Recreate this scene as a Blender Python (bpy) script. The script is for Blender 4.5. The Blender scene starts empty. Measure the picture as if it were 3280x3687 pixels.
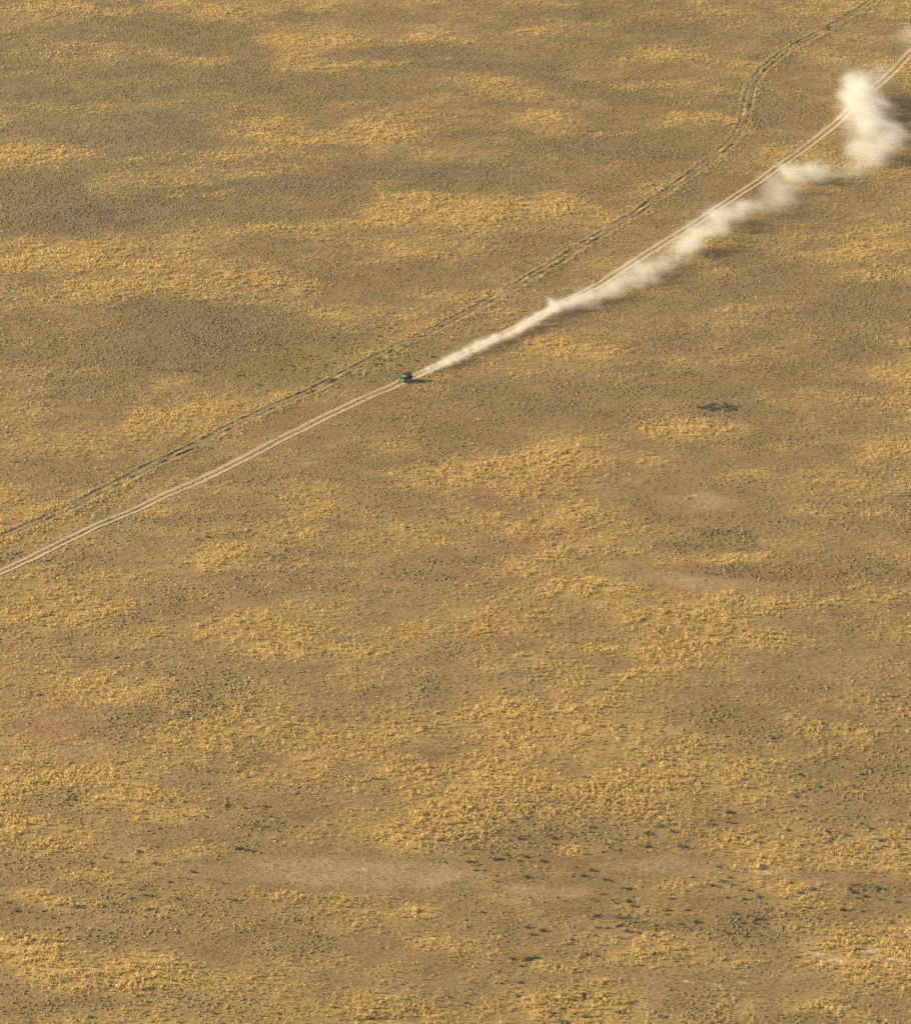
import bpy, bmesh, math
import numpy as np
from mathutils import Vector, Matrix, Quaternion

sc = bpy.context.scene
C = sc.collection
R = math.radians
rng = np.random.default_rng(11)

# ---------------------------------------------------------------- camera
CAM_H, PITCH, F = 413.0, R(16.17), 21700.0      # height, pitch below level, focal length in photograph pixels
cam_d = bpy.data.cameras.new('camera')
cam = bpy.data.objects.new('camera', cam_d); C.objects.link(cam)
cam.location = (0, 0, CAM_H)
cam.rotation_euler = (R(90) - PITCH, 0, 0)
cam_d.sensor_fit = 'VERTICAL'; cam_d.sensor_height = 36.0
cam_d.lens = 36.0 * F / 3687.0
cam_d.clip_start = 1.0; cam_d.clip_end = 60000.0
sc.camera = cam

# ---------------------------------------------------------------- world, sun, exposure
SUN_EL = R(19.0); SUN_AZ = math.atan2(-0.991, 0.13)
world = bpy.data.worlds.new('World'); sc.world = world; world.use_nodes = True
wn = world.node_tree.nodes; wl = world.node_tree.links
bg = wn['Background']; sky = wn.new('ShaderNodeTexSky')
sky.sky_type = 'NISHITA'; sky.sun_disc = False
sky.sun_elevation = SUN_EL; sky.sun_rotation = SUN_AZ
sky.altitude = 1500; sky.air_density = .7; sky.dust_density = 4.0; sky.ozone_density = 1.0
wl.new(sky.outputs[0], bg.inputs[0]); bg.inputs[1].default_value = 0.08
sun_d = bpy.data.lights.new('sun', 'SUN'); sun_d.energy = 4.6; sun_d.angle = R(0.55)
sun_d.color = (1.0, 0.86, 0.62)
sun = bpy.data.objects.new('sun', sun_d); C.objects.link(sun)
to_sun = Vector((math.cos(SUN_EL) * math.sin(SUN_AZ), math.cos(SUN_EL) * math.cos(SUN_AZ), math.sin(SUN_EL)))
sun.rotation_euler = (-to_sun).to_track_quat('-Z', 'Y').to_euler()
sun.location = (-200, 1500, 300)
sc.view_settings.view_transform = 'Standard'; sc.view_settings.look = 'None'
sc.view_settings.exposure = 0.84; sc.view_settings.gamma = 1.0
sc.cycles.max_bounces = 8; sc.cycles.diffuse_bounces = 2; sc.cycles.volume_bounces = 5
sc.cycles.transparent_max_bounces = 8
sc.cycles.volume_step_rate = 1.0; sc.cycles.volume_max_steps = 256
sc.cycles.use_denoising = False
sc.cycles.pixel_filter_type = 'BLACKMAN_HARRIS'; sc.cycles.filter_width = 1.5

# ---------------------------------------------------------------- noise and terrain
def _hash(ix, iy, seed):
    h = (ix.astype(np.int64) * 374761393 + iy.astype(np.int64) * 668265263 + seed * 2147483647) & 0xffffffff
    h = ((h ^ (h >> 13)) * 1274126177) & 0xffffffff
    h = (h ^ (h >> 16)) & 0xffff
    return h / 65535.0

def noise(x, y, scale, seed=0):
    """smooth value noise, -1..1, with features of size scale (metres)"""
    x = np.asarray(x, float) / scale + seed * 17.31; y = np.asarray(y, float) / scale + seed * 5.7
    x, y = x * .8 - y * .6, x * .6 + y * .8
    ix, iy = np.floor(x), np.floor(y); fx, fy = x - ix, y - iy
    fx = fx * fx * fx * (fx * (fx * 6 - 15) + 10); fy = fy * fy * fy * (fy * (fy * 6 - 15) + 10)
    a, b = _hash(ix, iy, seed), _hash(ix + 1, iy, seed)
    c, d = _hash(ix, iy + 1, seed), _hash(ix + 1, iy + 1, seed)
    return ((a * (1 - fx) + b * fx) * (1 - fy) + (c * (1 - fx) + d * fx) * fy) * 2 - 1

def fbm(x, y, scale, seed=0, octs=4, gain=.55):
    s, a, t = 0, 1.0, 0
    for i in range(octs):
        s = s + a * noise(x, y, scale, seed + i * 7); t += a; a *= gain; scale /= 2.03
    return s / t

def height(x, y):
    return (1.1 * noise(x, y, 120, 3) + .45 * noise(x, y, 45, 4) + .20 * noise(x, y, 17, 5)
            + .08 * noise(x, y, 6.5, 6))

sp, cp = math.sin(PITCH), math.cos(PITCH)
def at(u, v, lift=0.0):
    """photograph pixel -> point lift metres above the ground"""
    dx, dy = (u - 1640.0) / F, (1843.5 - v) / F
    d = (dx, cp + dy * sp, -sp + dy * cp)
    z = 0.0
    for _ in range(4):
        t = (z - CAM_H) / d[2]
        z = float(height(d[0] * t, d[1] * t)) + lift
    t = (z - CAM_H) / d[2]
    return Vector((d[0] * t, d[1] * t, z))

def to_px(x, y, z):
    """ground point -> photograph pixel (arrays)"""
    rz = z - CAM_H
    dep = y * cp - rz * sp
    return 1640 + F * x / dep, 1843.5 - F * (y * sp + rz * cp) / dep

# ---------------------------------------------------------------- the two tracks, from the photograph
ROAD = [(-330, 2215), (-150, 2133), (0, 2062), (137, 1991), (275, 1927), (412, 1865), (500, 1829), (637, 1771),
        (775, 1701), (912, 1633), (1000, 1588), (1137, 1516), (1275, 1451), (1412, 1391), (1500, 1352), (1600, 1305),
        (1700, 1262), (1800, 1212), (1900, 1158), (2032, 1092), (2230, 976), (2395, 877), (2500, 805), (2537, 777),
        (2675, 689), (2812, 590), (2900, 531), (2945, 495), (3027, 435), (3148, 313), (3209, 257), (3280, 190),
        (3400, 70), (3520, -50)]
OLD = [(-330, 2070), (-150, 1995), (0, 1934), (82, 1908), (137, 1881), (192, 1858), (247, 1835), (302, 1806), (357, 1775), (412, 1745), (495, 1706),
       (527, 1690), (569, 1663), (637, 1637), (692, 1610), (747, 1585), (802, 1552), (844, 1530), (912, 1500),
       (1000, 1460), (1055, 1436), (1110, 1415), (1165, 1388), (1206, 1365), (1247, 1343), (1302, 1316), (1344, 1295),
       (1400, 1263), (1454, 1240), (1499, 1220), (1631, 1157), (1730, 1101), (1829, 1045), (1961, 969), (2032, 927),
       (2098, 884), (2197, 824), (2263, 788), (2310, 757), (2380, 705), (2433, 665), (2482, 632), (2548, 589),
       (2598, 548), (2647, 503), (2672, 460), (2688, 418), (2691, 369), (2695, 325), (2711, 285), (2747, 238), (2824, 180),
       (2913, 140), (2984, 101), (3044, 65), (3091, 36), (3150, 0), (3290, -80)]

def resample(px, step):
    P = np.array([at(u, v)[:2] for u, v in px])
    for _ in range(2):
        P[1:-1] = P[1:-1] * .5 + (P[:-2] + P[2:]) * .25
    d = np.r_[0, np.cumsum(np.hypot(*np.diff(P, axis=0).T))]
    # Catmull-Rom through the points
    out = []
    for i in range(len(P) - 1):
        p0, p1, p2, p3 = P[max(i - 1, 0)], P[i], P[i + 1], P[min(i + 2, len(P) - 1)]
        n = max(2, int((d[i + 1] - d[i]) / step))
        for k in range(n):
            t = k / n
            out.append(.5 * ((2 * p1) + (-p0 + p2) * t + (2 * p0 - 5 * p1 + 4 * p2 - p3) * t * t + (-p0 + 3 * p1 - 3 * p2 + p3) * t ** 3))
    return np.array(out)

road_c, old_c = resample(ROAD, .5), resample(OLD, .5)

def frame(Cn):
    T = np.gradient(Cn, axis=0); T /= np.linalg.norm(T, axis=1)[:, None]
    return T, np.stack([-T[:, 1], T[:, 0]], 1)          # tangent, left normal
road_T, road_N = frame(road_c); old_T, old_N = frame(old_c)

def dist_to(Cn, N, x, y, reach=9.0):
    """signed sideways distance from the centre line, far = 99"""
    out = np.full(x.shape, 99.0)
    cell = 12.0
    key = {}
    for i, (a, b) in enumerate(Cn): key.setdefault((int(a // cell), int(b // cell)), []).append(i)
    kx, ky = np.floor(x / cell).astype(int), np.floor(y / cell).astype(int)
    code = kx * 100000 + ky
    order = np.argsort(code, kind='stable'); cs = code[order]
    done = set()
    for (a, b) in list(key):
        for da in (-1, 0, 1):
            for db in (-1, 0, 1):
                done.add((a + da, b + db))
    for (a, b) in done:
        lo, hi = np.searchsorted(cs, [a * 100000 + b, a * 100000 + b + 1])
        if lo == hi: continue
        idx = order[lo:hi]
        cand = [i for da in (-1, 0, 1) for db in (-1, 0, 1) for i in key.get((a + da, b + db), [])]
        if not cand: continue
        cand = np.array(cand)
        dx = x[idx][:, None] - Cn[cand, 0]; dy = y[idx][:, None] - Cn[cand, 1]
        j = np.argmin(dx * dx + dy * dy, axis=1); r = np.arange(len(idx))
        s = dx[r, j] * N[cand[j], 0] + dy[r, j] * N[cand[j], 1]
        far = np.hypot(dx[r, j], dy[r, j])
        out[idx] = np.where(far < reach, s, 99.0)
    return out

# ---------------------------------------------------------------- what grows where (blobs in 1818-wide photograph coordinates)
G_ = [(120,21,120,24,.6),(107,90,80,14,.4),(384,124,75,17,.6),(307,162,70,20,.4),(512,265,115,18,.5),(73,307,105,14,.7),
 (401,393,62,9,.9),(555,397,90,8,.5),(235,512,210,28,.55),(576,461,130,24,.4),(363,576,230,28,.65),(150,577,130,26,.6),(40,530,70,20,.5),(555,560,110,20,.5),
 (631,81,105,20,.6),(917,73,115,25,.55),(1058,64,55,10,.7),(1246,102,125,18,.6),(1131,128,65,18,.5),(1259,171,65,15,.5),(631,132,105,18,.6),(746,128,85,8,.8),
 (960,171,105,20,.55),(1088,235,85,14,.5),(738,265,95,34,.65),(1207,269,55,8,.9),(832,393,85,10,.7),(981,418,195,24,.6),(1301,371,75,20,.55),(1380,235,70,16,.5),(1440,240,40,8,.7),
 (1134,886,105,20,.55),(959,936,125,24,.55),(1084,920,105,18,.5),(1359,851,120,22,.45),(1294,921,95,16,.6),(1574,891,95,10,.5),(1484,945,65,10,.4),(1624,1020,85,10,.5),
 (1189,1020,45,7,.7),(1229,1106,62,8,.7),(1484,1116,92,9,.7),(1009,1135,85,14,.5),(1174,1176,125,17,.6),(1734,1176,65,9,.5),(1584,1201,125,18,.45),(1409,1226,155,18,.4),(964,1260,95,14,.5),
 (1180,1295,60,11,.8),(1297,1344,58,14,.8),(1329,1317,42,5,.8),(1459,1284,85,12,.5),(1409,1489,60,9,.4),(1609,1434,72,11,.6),(1684,1459,82,11,.5),(1044,1309,42,7,.8),
 (1209,1600,155,30,.45),(964,1599,155,48,.45),(1020,1508,105,20,.35),(923,1643,140,38,.35),(1197,1625,165,32,.25),(1130,1698,32,7,.9),(1136,1740,42,10,.6),(1030,1801,62,9,.6),
 (862,1884,62,17,.8),(840,1832,52,12,.6),(1286,1905,26,6,.9),(1105,1926,62,15,.6),(1206,1963,32,7,.9),(1121,2008,135,22,.5),(1529,1724,22,8,1.1),(1460,1690,50,8,.3),
 (70,1565,75,18,.8),(290,1595,95,20,.6),(30,1640,60,20,.8),(340,1635,90,20,.7),(270,1570,60,10,.7),(100,1700,80,14,.5),(190,1750,100,12,.5),(80,1790,60,22,.8),(150,1800,70,16,.6),(400,1700,60,12,.5),
 (60,1900,110,30,.6),(250,1950,180,40,.5),(330,1935,90,30,.5),(560,1890,90,16,.4),(575,1920,30,15,.8),(620,1790,110,9,.5),(640,1740,50,6,.7),(600,1730,40,5,.6),
 (1330,1870,30,8,1.0),(1400,1870,50,7,.7),(1770,1860,50,10,.8),(1600,1850,80,10,.4),(1640,2010,70,10,.6),(1700,2020,60,8,.6),
 (300,1130,330,60,.25),(150,1230,300,60,.3),(150,1080,160,20,.2),(420,1180,60,30,.3),(640,1010,110,20,.3),(540,1260,100,30,.2),(600,1440,200,60,.2),(1000,1430,240,60,.2),(760,1560,200,40,.2),
 (850,500,150,20,.15),(1150,700,60,10,.2),(1700,370,70,14,.4),(1650,360,90,10,.3),(1760,300,50,10,.3),(1700,470,90,12,.3),(1780,690,60,10,.2),(1560,130,60,10,.3),(1450,120,70,14,.35)]
S_ = [(200,427,225,36,.9),(64,371,110,36,.8),(555,367,155,15,.8),(427,632,190,26,.6),(341,690,260,50,.35),(120,690,180,60,.2),(853,102,95,11,.7),(918,132,135,12,.7),(1152,290,135,15,.85),
 (896,341,135,17,.7),(981,273,115,8,.8),(661,295,65,10,.4),(1165,167,55,10,.5),(1300,310,90,10,.4),(1433,814,46,9,1.5),(1690,940,90,14,.2),(1150,790,300,50,.25),(650,690,160,40,.3),
 (300,250,230,80,.25),(100,200,160,70,.2),(1350,40,260,30,.2),(1500,240,50,20,.4),(1490,170,40,14,.6),(1560,120,60,7,.5),(250,1040,90,12,.3),(1450,560,200,60,.2),(1650,620,220,80,.2),
 (1260,1830,50,10,.9),(1300,1845,60,14,.3),(1600,1830,140,18,.35),(1420,1800,120,16,.2),(560,1650,60,10,.3),(920,1720,120,14,.35),(330,1400,200,70,.3),(1650,1700,120,14,.3),(1720,1770,60,8,.3),(250,1440,150,40,.2)]
B_ = [(1400,1000,95,20,.6),(1290,1150,120,18,.6),(1500,1168,190,16,.8),(640,1738,240,34,1.0),(850,1738,120,28,.8),(760,1760,160,20,.5),(1319,1728,130,24,1.1),(1106,1780,100,16,1.0),(1620,1600,200,30,.5),(1500,1640,120,20,.5),
 (1350,1950,190,35,.5),(1690,1750,120,12,.5),(100,1510,170,18,.7),(620,1530,120,20,.4),(1650,1330,150,30,.3),(1650,1430,140,10,.3),(1700,1530,120,20,.4),(500,1245,90,14,.4),(560,1205,150,12,.4),(780,1235,140,10,.4),
 (1050,1345,55,9,.6),(690,1279,50,6,.8),(1150,1390,60,10,.2),(460,1590,80,10,.4),(740,1640,60,10,.3),(1450,1100,70,8,.3),(1240,376,60,5,.4),(950,225,60,6,.5),(350,1740,90,8,.3),(1550,1850,80,8,.3),
 (800,1960,90,12,.3),(900,1940,60,10,.3),(1560,1950,160,30,.45),(420,1560,60,9,.3),(960,1100,130,14,.3),(1090,1250,200,14,.35)]
RED_ = [(827,213,45,8,.8),(930,239,26,4,.9),(661,188,62,9,.4),(1165,376,72,5,.6),(1109,1065,70,9,1.0),(1064,1083,28,6,1.2),(1384,1121,52,8,.7),(1334,1176,72,8,.6),(1559,1146,150,14,.55),
 (1584,916,80,10,.3),(1740,1745,60,10,.9),(1700,1760,40,6,.6),(180,1520,90,8,.4),(1560,1990,60,10,.4),(1480,1980,90,14,.3),(1250,1090,50,6,.2),(1060,1330,30,4,0.1)]
PALE_ = [(1619,1872,20,3,1.1),(1627,1903,66,7,.55),(1685,1915,22,5,1.2),(1738,1899,42,8,.8),(1785,1911,50,4,1.0),(1362,1958,26,4,1.0),(1320,1755,60,8,.4),(1450,1960,60,8,.5),(1600,1982,60,6,.5),
 (1400,1000,60,10,.4),(420,1150,40,5,.2),(1520,1738,70,5,.5),(700,1735,80,10,.35),(1190,1860,50,6,.5),(830,2040,40,8,.4),(300,1505,30,4,.4),(1220,1800,40,4,.4),(1270,410,26,5,.9),(1500,1235,40,3,.3)]
GREY_ = [(230,260,330,160,.4),(100,80,200,110,.35),(420,660,300,70,.2),(1380,60,300,40,.2),(1500,640,350,120,.15),(690,1279,46,6,1.0),(1062,1341,55,9,.9),(200,427,240,36,.5),(555,367,155,14,.8),(1152,290,130,13,.6),(896,341,135,15,.6),(885,118,150,18,.6),(1262,1833,46,8,1.0),(235,1035,70,8,.6),(1660,1870,80,8,.5),(1500,190,60,30,.4),(470,1985,60,9,.1)]
OLIVE_ = [(700,720,230,40,.45),(560,1400,160,50,.2),(500,730,120,20,.4),(1420,215,40,9,.8),(1390,250,60,9,.5),(860,1930,90,30,.6),(1090,1900,30,8,.3),(400,1500,180,40,.15),(1480,1030,60,8,.15),(1190,2000,120,30,.3),(1650,1480,120,20,.25),(1450,1790,100,12,.3),(1580,1560,100,16,.2)]

def blobs(L, X, Y):
    s = np.zeros_like(X)
    for cx, cy, rx, ry, a in L:
        m = (np.abs(X - cx) < 2.2 * rx) & (np.abs(Y - cy) < 2.2 * ry)
        if not m.any(): continue
        q = ((X[m] - cx) / rx) ** 2 + ((Y[m] - cy) / ry) ** 2
        s[m] += a * np.exp(-1.1 * q ** 1.4)
    return s

def fields(x, y, z):
    """coverage of each kind of ground at ground points"""
    u, v = to_px(x, y, z)
    X, Y = u / 1.804, v / 1.804
    wx = 34 * fbm(x, y, 16, 31, 3) + 12 * noise(x, y, 3.2, 38); wy = 11 * fbm(x, y, 16, 41, 3) + 4.5 * noise(x, y, 3.2, 48)
    X, Y = X + wx, Y + wy
    n1 = fbm(x, y, 46, 51, 4, .6); n2 = fbm(x, y, 11, 61, 4, .65)
    n3 = fbm(x, y * .8, 24, 65, 4, .6)
    g = .46 + .40 * n1 + .42 * n2 + .50 * n3 + .06 * (Y - 1000) / 1000 + blobs(G_, X, Y)
    s = .16 - .35 * n1 + .45 * fbm(x, y, 20, 71, 3) + blobs(S_, X, Y) + .12 * np.clip((900 - Y) / 300, -1, 1)
    b = -.02 + .60 * fbm(x, y, 30, 81, 4, .6) + blobs(B_, X, Y)
    red = blobs(RED_, X, Y) * (.6 + .6 * fbm(x, y, 5, 91, 3)) + .7 * np.clip(fbm(x, y, 38, 95, 3) - .3, 0, 1)
    pale = blobs(PALE_, X, Y) * np.clip(.75 + 1.6 * fbm(x, y, 4, 101, 3), 0, 2)
    grey = blobs(GREY_, X, Y)
    olive = blobs(OLIVE_, X, Y) + .35 * np.clip(fbm(x, y, 33, 105, 3), 0, 1)
    g = g - .55 * s - .75 * np.clip(b, 0, 1.2) - .5 * np.clip(pale, 0, 1)
    return [np.clip(t, 0, 1) for t in (g, s, b, red, pale, grey, olive)]

# ---------------------------------------------------------------- material helpers
def mat(name):
    m = bpy.data.materials.new(name); m.use_nodes = True
    nt = m.node_tree; nt.nodes.clear()
    return m, nt, nt.nodes.new('ShaderNodeOutputMaterial')

def N(nt, t, **kw):
    n = nt.nodes.new(t)
    for k, v in kw.items():
        if k.startswith('i_'):
            n.inputs[int(k[2:]) if k[2:].isdigit() else k[2:].replace('_', ' ')].default_value = v
        else: setattr(n, k, v)
    return n

def mix(nt, fac, a, b, blend='MIX'):
    n = nt.nodes.new('ShaderNodeMix'); n.data_type = 'RGBA'; n.blend_type = blend
    for sock, v in ((n.inputs['Factor'], fac), (n.inputs[6], a), (n.inputs[7], b)):
        if isinstance(v, bpy.types.NodeSocket): nt.links.new(v, sock)
        else: sock.default_value = v if not isinstance(v, tuple) else (*v, 1)
    return n.outputs[2]

def math_(nt, op, a, b=None, clamp=False):
    n = nt.nodes.new('ShaderNodeMath'); n.operation = op; n.use_clamp = clamp
    for i, v in enumerate((a, b)):
        if v is None: continue
        if isinstance(v, bpy.types.NodeSocket): nt.links.new(v, n.inputs[i])
        else: n.inputs[i].default_value = v
    return n.outputs[0]

def noise_node(nt, scale, detail=3, rough=.6):
    g = nt.nodes.new('ShaderNodeNewGeometry')
    n = N(nt, 'ShaderNodeTexNoise', i_Scale=scale, i_Detail=detail, i_Roughness=rough)
    nt.links.new(g.outputs['Position'], n.inputs['Vector'])
    return n.outputs['Fac']

def remap(nt, s, a, b, c=0., d=1.):
    n = N(nt, 'ShaderNodeMapRange', clamp=True, i_1=a, i_2=b, i_3=c, i_4=d)
    nt.links.new(s, n.inputs[0]); return n.outputs[0]

def simple_mat(name, col, rough=.6, metal=0., var=.25, scale=6., spec=.5):
    m, nt, out = mat(name)
    p = N(nt, 'ShaderNodeBsdfPrincipled', i_Roughness=rough, i_Metallic=metal)
    p.inputs['Specular IOR Level'].default_value = spec
    f = noise_node(nt, scale, 4)
    c = mix(nt, f, tuple(v * (1 - var) for v in col), tuple(min(1, v * (1 + var)) for v in col))
    nt.links.new(c, p.inputs['Base Color']); nt.links.new(p.outputs[0], out.inputs[0])
    return m

def tag(o, label=None, cat=None, group=None, kind=None):
    if label: o['label'] = label
    if cat: o['category'] = cat
    if group: o['group'] = group
    if kind: o['kind'] = kind
    return o

def fast_mesh(name, V, faces, k):
    """V (n,3), faces (m,k) -> mesh"""
    me = bpy.data.meshes.new(name)
    me.vertices.add(len(V)); me.vertices.foreach_set('co', np.ascontiguousarray(V, np.float32).ravel())
    me.loops.add(faces.size); me.loops.foreach_set('vertex_index', np.ascontiguousarray(faces, np.int32).ravel())
    me.polygons.add(len(faces)); me.polygons.foreach_set('loop_start', np.arange(0, faces.size, k, dtype=np.int32))
    me.update(calc_edges=True)
    return me

def set_attr(me, name, arr, typ='FLOAT_COLOR', dom='POINT'):
    a = me.attributes.new(name, typ, dom)
    if typ == 'FLOAT_COLOR':
        arr = np.c_[arr, np.ones(len(arr))] if arr.shape[1] == 3 else arr
        a.data.foreach_set('color', np.ascontiguousarray(arr, np.float32).ravel())
    else: a.data.foreach_set('value', np.ascontiguousarray(arr, np.float32).ravel())

# ---------------------------------------------------------------- ground
def spread(lo, hi, step, far):
    core = np.arange(lo, hi + step / 2, step)
    e, s, t = [], step * 1.25, 0
    while t < far:
        t += s; e.append(t); s *= 1.25
    e = np.array(e)
    return np.r_[(lo - e)[::-1], core, core[-1] + e]
gx, gy = spread(-196, 196, .8, 14000), spread(1020, 2170, .8, 16000)
GX, GY = np.meshgrid(gx, gy)
fx, fy = GX.ravel(), GY.ravel(); fz = height(fx, fy)
nx, ny = len(gx), len(gy)
I = (np.arange(ny - 1)[:, None] * nx + np.arange(nx - 1)[None]).ravel()
me = fast_mesh('ground', np.c_[fx, fy, fz], np.c_[I, I + 1, I + nx + 1, I + nx], 4)
ok = (np.abs(fx) < 205) & (fy > 1000) & (fy < 2190)
FL = [np.zeros(len(fx)) for _ in range(7)]
for t, s in zip(FL, fields(fx[ok], fy[ok], fz[ok])): t[ok] = s
dR = np.full(len(fx), 99.); dR[ok] = dist_to(road_c, road_N, fx[ok], fy[ok])
worn = np.exp(-(dR / 2.2) ** 2)
set_attr(me, 'cover', np.c_[FL[0], FL[1], FL[2], worn])
set_attr(me, 'tint', np.c_[FL[3], FL[4], FL[5], FL[6]])
me.polygons.foreach_set('use_smooth', np.ones(len(me.polygons), bool))
ground = bpy.data.objects.new('ground', me); C.objects.link(ground)
tag(ground, 'dry tan prairie soil spreading across the whole picture', 'ground', kind='structure')
m, nt, out = mat('prairie_soil')
cov = N(nt, 'ShaderNodeAttribute', attribute_name='cover'); tin = N(nt, 'ShaderNodeAttribute', attribute_name='tint')
sc1 = N(nt, 'ShaderNodeSeparateColor'); nt.links.new(cov.outputs['Color'], sc1.inputs[0])
sc2 = N(nt, 'ShaderNodeSeparateColor'); nt.links.new(tin.outputs['Color'], sc2.inputs[0])
nA, nB, nC = noise_node(nt, .9, 5, .7), noise_node(nt, .12, 4, .6), noise_node(nt, 3.0, 3, .6)
col = mix(nt, remap(nt, nB, .3, .7), (.30, .205, .098), (.39, .28, .14))
col = mix(nt, math_(nt, 'MULTIPLY', remap(nt, sc1.outputs[0], .15, 1.0), .8), col, (.60, .45, .19))
col = mix(nt, math_(nt, 'MULTIPLY', remap(nt, sc1.outputs[1], .2, .9), .7), col, (.25, .19, .115))
bare = remap(nt, math_(nt, 'ADD', sc1.outputs[2], math_(nt, 'MULTIPLY', math_(nt, 'SUBTRACT', noise_node(nt, .35, 6, .75), .5), 1.5)), .3, 1.0)
col = mix(nt, math_(nt, 'MULTIPLY', bare, .8), col, (.50, .365, .215))
col = mix(nt, math_(nt, 'MULTIPLY', sc2.outputs[2], .75), col, (.26, .23, .165))
col = mix(nt, math_(nt, 'MULTIPLY', tin.outputs['Alpha'], .4), col, (.26, .22, .07))
col = mix(nt, math_(nt, 'MULTIPLY', sc2.outputs[0], .8), col, (.34, .14, .09))
col = mix(nt, math_(nt, 'MULTIPLY', cov.outputs['Alpha'], .15), col, (.42, .30, .18))
pm = remap(nt, math_(nt, 'ADD', sc2.outputs[1], math_(nt, 'MULTIPLY', math_(nt, 'SUBTRACT', nA, .5), 2.4)), .55, .72)
col = mix(nt, pm, col, (.66, .53, .38))
fine = mix(nt, remap(nt, nA, .25, .75), (.72, .72, .72), (1.24, 1.22, 1.18))
col = mix(nt, 1.0, col, fine, 'MULTIPLY')
col = mix(nt, math_(nt, 'MULTIPLY', remap(nt, nC, .54, .68), .45), col, (.19, .15, .085))
p = N(nt, 'ShaderNodeBsdfPrincipled', i_Roughness=.95); p.inputs['Specular IOR Level'].default_value = .1
bm_ = N(nt, 'ShaderNodeBump', i_Strength=.9, i_Distance=.35)
nt.links.new(nA, bm_.inputs['Height']); nt.links.new(bm_.outputs[0], p.inputs['Normal'])
col = mix(nt, 1.0, col, (0.97, .912, .75), 'MULTIPLY')
nt.links.new(col, p.inputs['Base Color']); nt.links.new(p.outputs[0], out.inputs[0])
me.materials.append(m)

# ---------------------------------------------------------------- wheel tracks (real strips with rims)
def strip(name, Cn, Nn, offs, hs, jit, seed, material, label, lip_noise=.0, keep=None):
    n = len(Cn); k = len(offs)
    offs = np.array(offs)[None] + jit * np.stack([noise(Cn[:, 0], Cn[:, 1] + 40 * j, 4, seed + j) for j in range(k)], 1)
    P = Cn[:, None, :] + Nn[:, None, :] * offs[..., None]
    z = height(P[..., 0], P[..., 1])
    lift = np.array(hs)[None] * np.ones((n, 1))
    if lip_noise:
        ln = np.stack([fbm(P[:, j, 0], P[:, j, 1], 3.5, seed + 20, 3) * .6 + .6 * noise(P[:, j, 0], P[:, j, 1], 19, seed + 33 + j) for j in range(k)], 1)
        fade = np.clip(.9 + .8 * noise(Cn[:, 0], Cn[:, 1], 23, seed + 61), .5, 1.3)[:, None]
        lift = np.where(lift > .06, lift * (1 + lip_noise * ln) * fade, lift)
    V = np.c_[P.reshape(-1, 2), (z + lift).ravel()]
    I = (np.arange(n - 1)[:, None] * k + np.arange(k - 1)[None]).ravel()
    me = fast_mesh(name, V, np.c_[I, I + 1, I + k + 1, I + k][:, ::-1], 4)
    me.polygons.foreach_set('use_smooth', np.ones(len(me.polygons), bool))
    me.materials.append(material)
    o = bpy.data.objects.new(name, me); C.objects.link(o)
    return tag(o, label, 'dirt track', kind='structure')

m_road, nt, out = mat('packed_dust')
col = mix(nt, remap(nt, noise_node(nt, .5, 5, .7), .3, .7), (.54, .38, .195), (.70, .50, .27))
p = N(nt, 'ShaderNodeBsdfPrincipled', i_Roughness=.95); p.inputs['Specular IOR Level'].default_value = .1
nt.links.new(col, p.inputs['Base Color']); nt.links.new(p.outputs[0], out.inputs[0])
m_verge, nt, out = mat('track_verge_soil')
col = mix(nt, remap(nt, noise_node(nt, 1.1, 5, .7), .3, .7), (.19, .14, .066), (.32, .225, .095))
p = N(nt, 'ShaderNodeBsdfPrincipled', i_Roughness=.95); p.inputs['Specular IOR Level'].default_value = .1
nt.links.new(col, p.inputs['Base Color']); nt.links.new(p.outputs[0], out.inputs[0])
GAU, RW = 1.14, .57           # half distance between the ruts, half width of a rut
offs = [-2.1, -GAU - RW - .12, -GAU - RW, -GAU, -GAU + RW, -GAU + RW + .12, 0, GAU - RW - .12, GAU - RW, GAU, GAU + RW, GAU + RW + .14, 2.1]
hs = [-.03, .09, .055, .035, .055, .07, .075, .07, .055, .035, .055, .09, -.03]
road = strip('dirt_road', road_c, road_N, offs, hs, .045, 210, m_road, 'pale two-rut dirt road running up the picture from lower left under the vehicle to upper right', .35)
road.data.materials.append(m_verge)
pi = np.tile(np.array([0 if j in (1, 2, 3, 4, 8, 9, 10, 7) else 1 for j in range(len(offs) - 1)], np.int32), len(road_c) - 1)
pi2 = np.tile(np.array([1, 0, 0, 0, 0, 1, 1, 0, 0, 0, 0, 1], np.int32), len(road_c) - 1)
road.data.polygons.foreach_set('material_index', pi2)
offs2 = [-3.4, -2.5, -1.9, -1.45, -1.0, -.65, 0, .6, .95, 1.4, 1.8, 2.5, 3.4]
hs2 = [-.05, .07, .12, .03, .03, .10, .08, .13, .03, .03, .15, .10, -.05]
m_old, nt, out = mat('old_track_soil')
col = mix(nt, remap(nt, noise_node(nt, .9, 5, .7), .3, .7), (.26, .19, .09), (.40, .29, .125))
col = mix(nt, remap(nt, noise_node(nt, .05, 3, .6), .56, .7), col, (.44, .31, .14))
p = N(nt, 'ShaderNodeBsdfPrincipled', i_Roughness=.95); p.inputs['Specular IOR Level'].default_value = .1
nt.links.new(col, p.inputs['Base Color']); nt.links.new(p.outputs[0], out.inputs[0])
old = strip('old_dirt_track', old_c, old_N, offs2, hs2, .42, 240, m_old, 'faint overgrown track with two dark sunken ruts winding above the main dirt road', .75)

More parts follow.
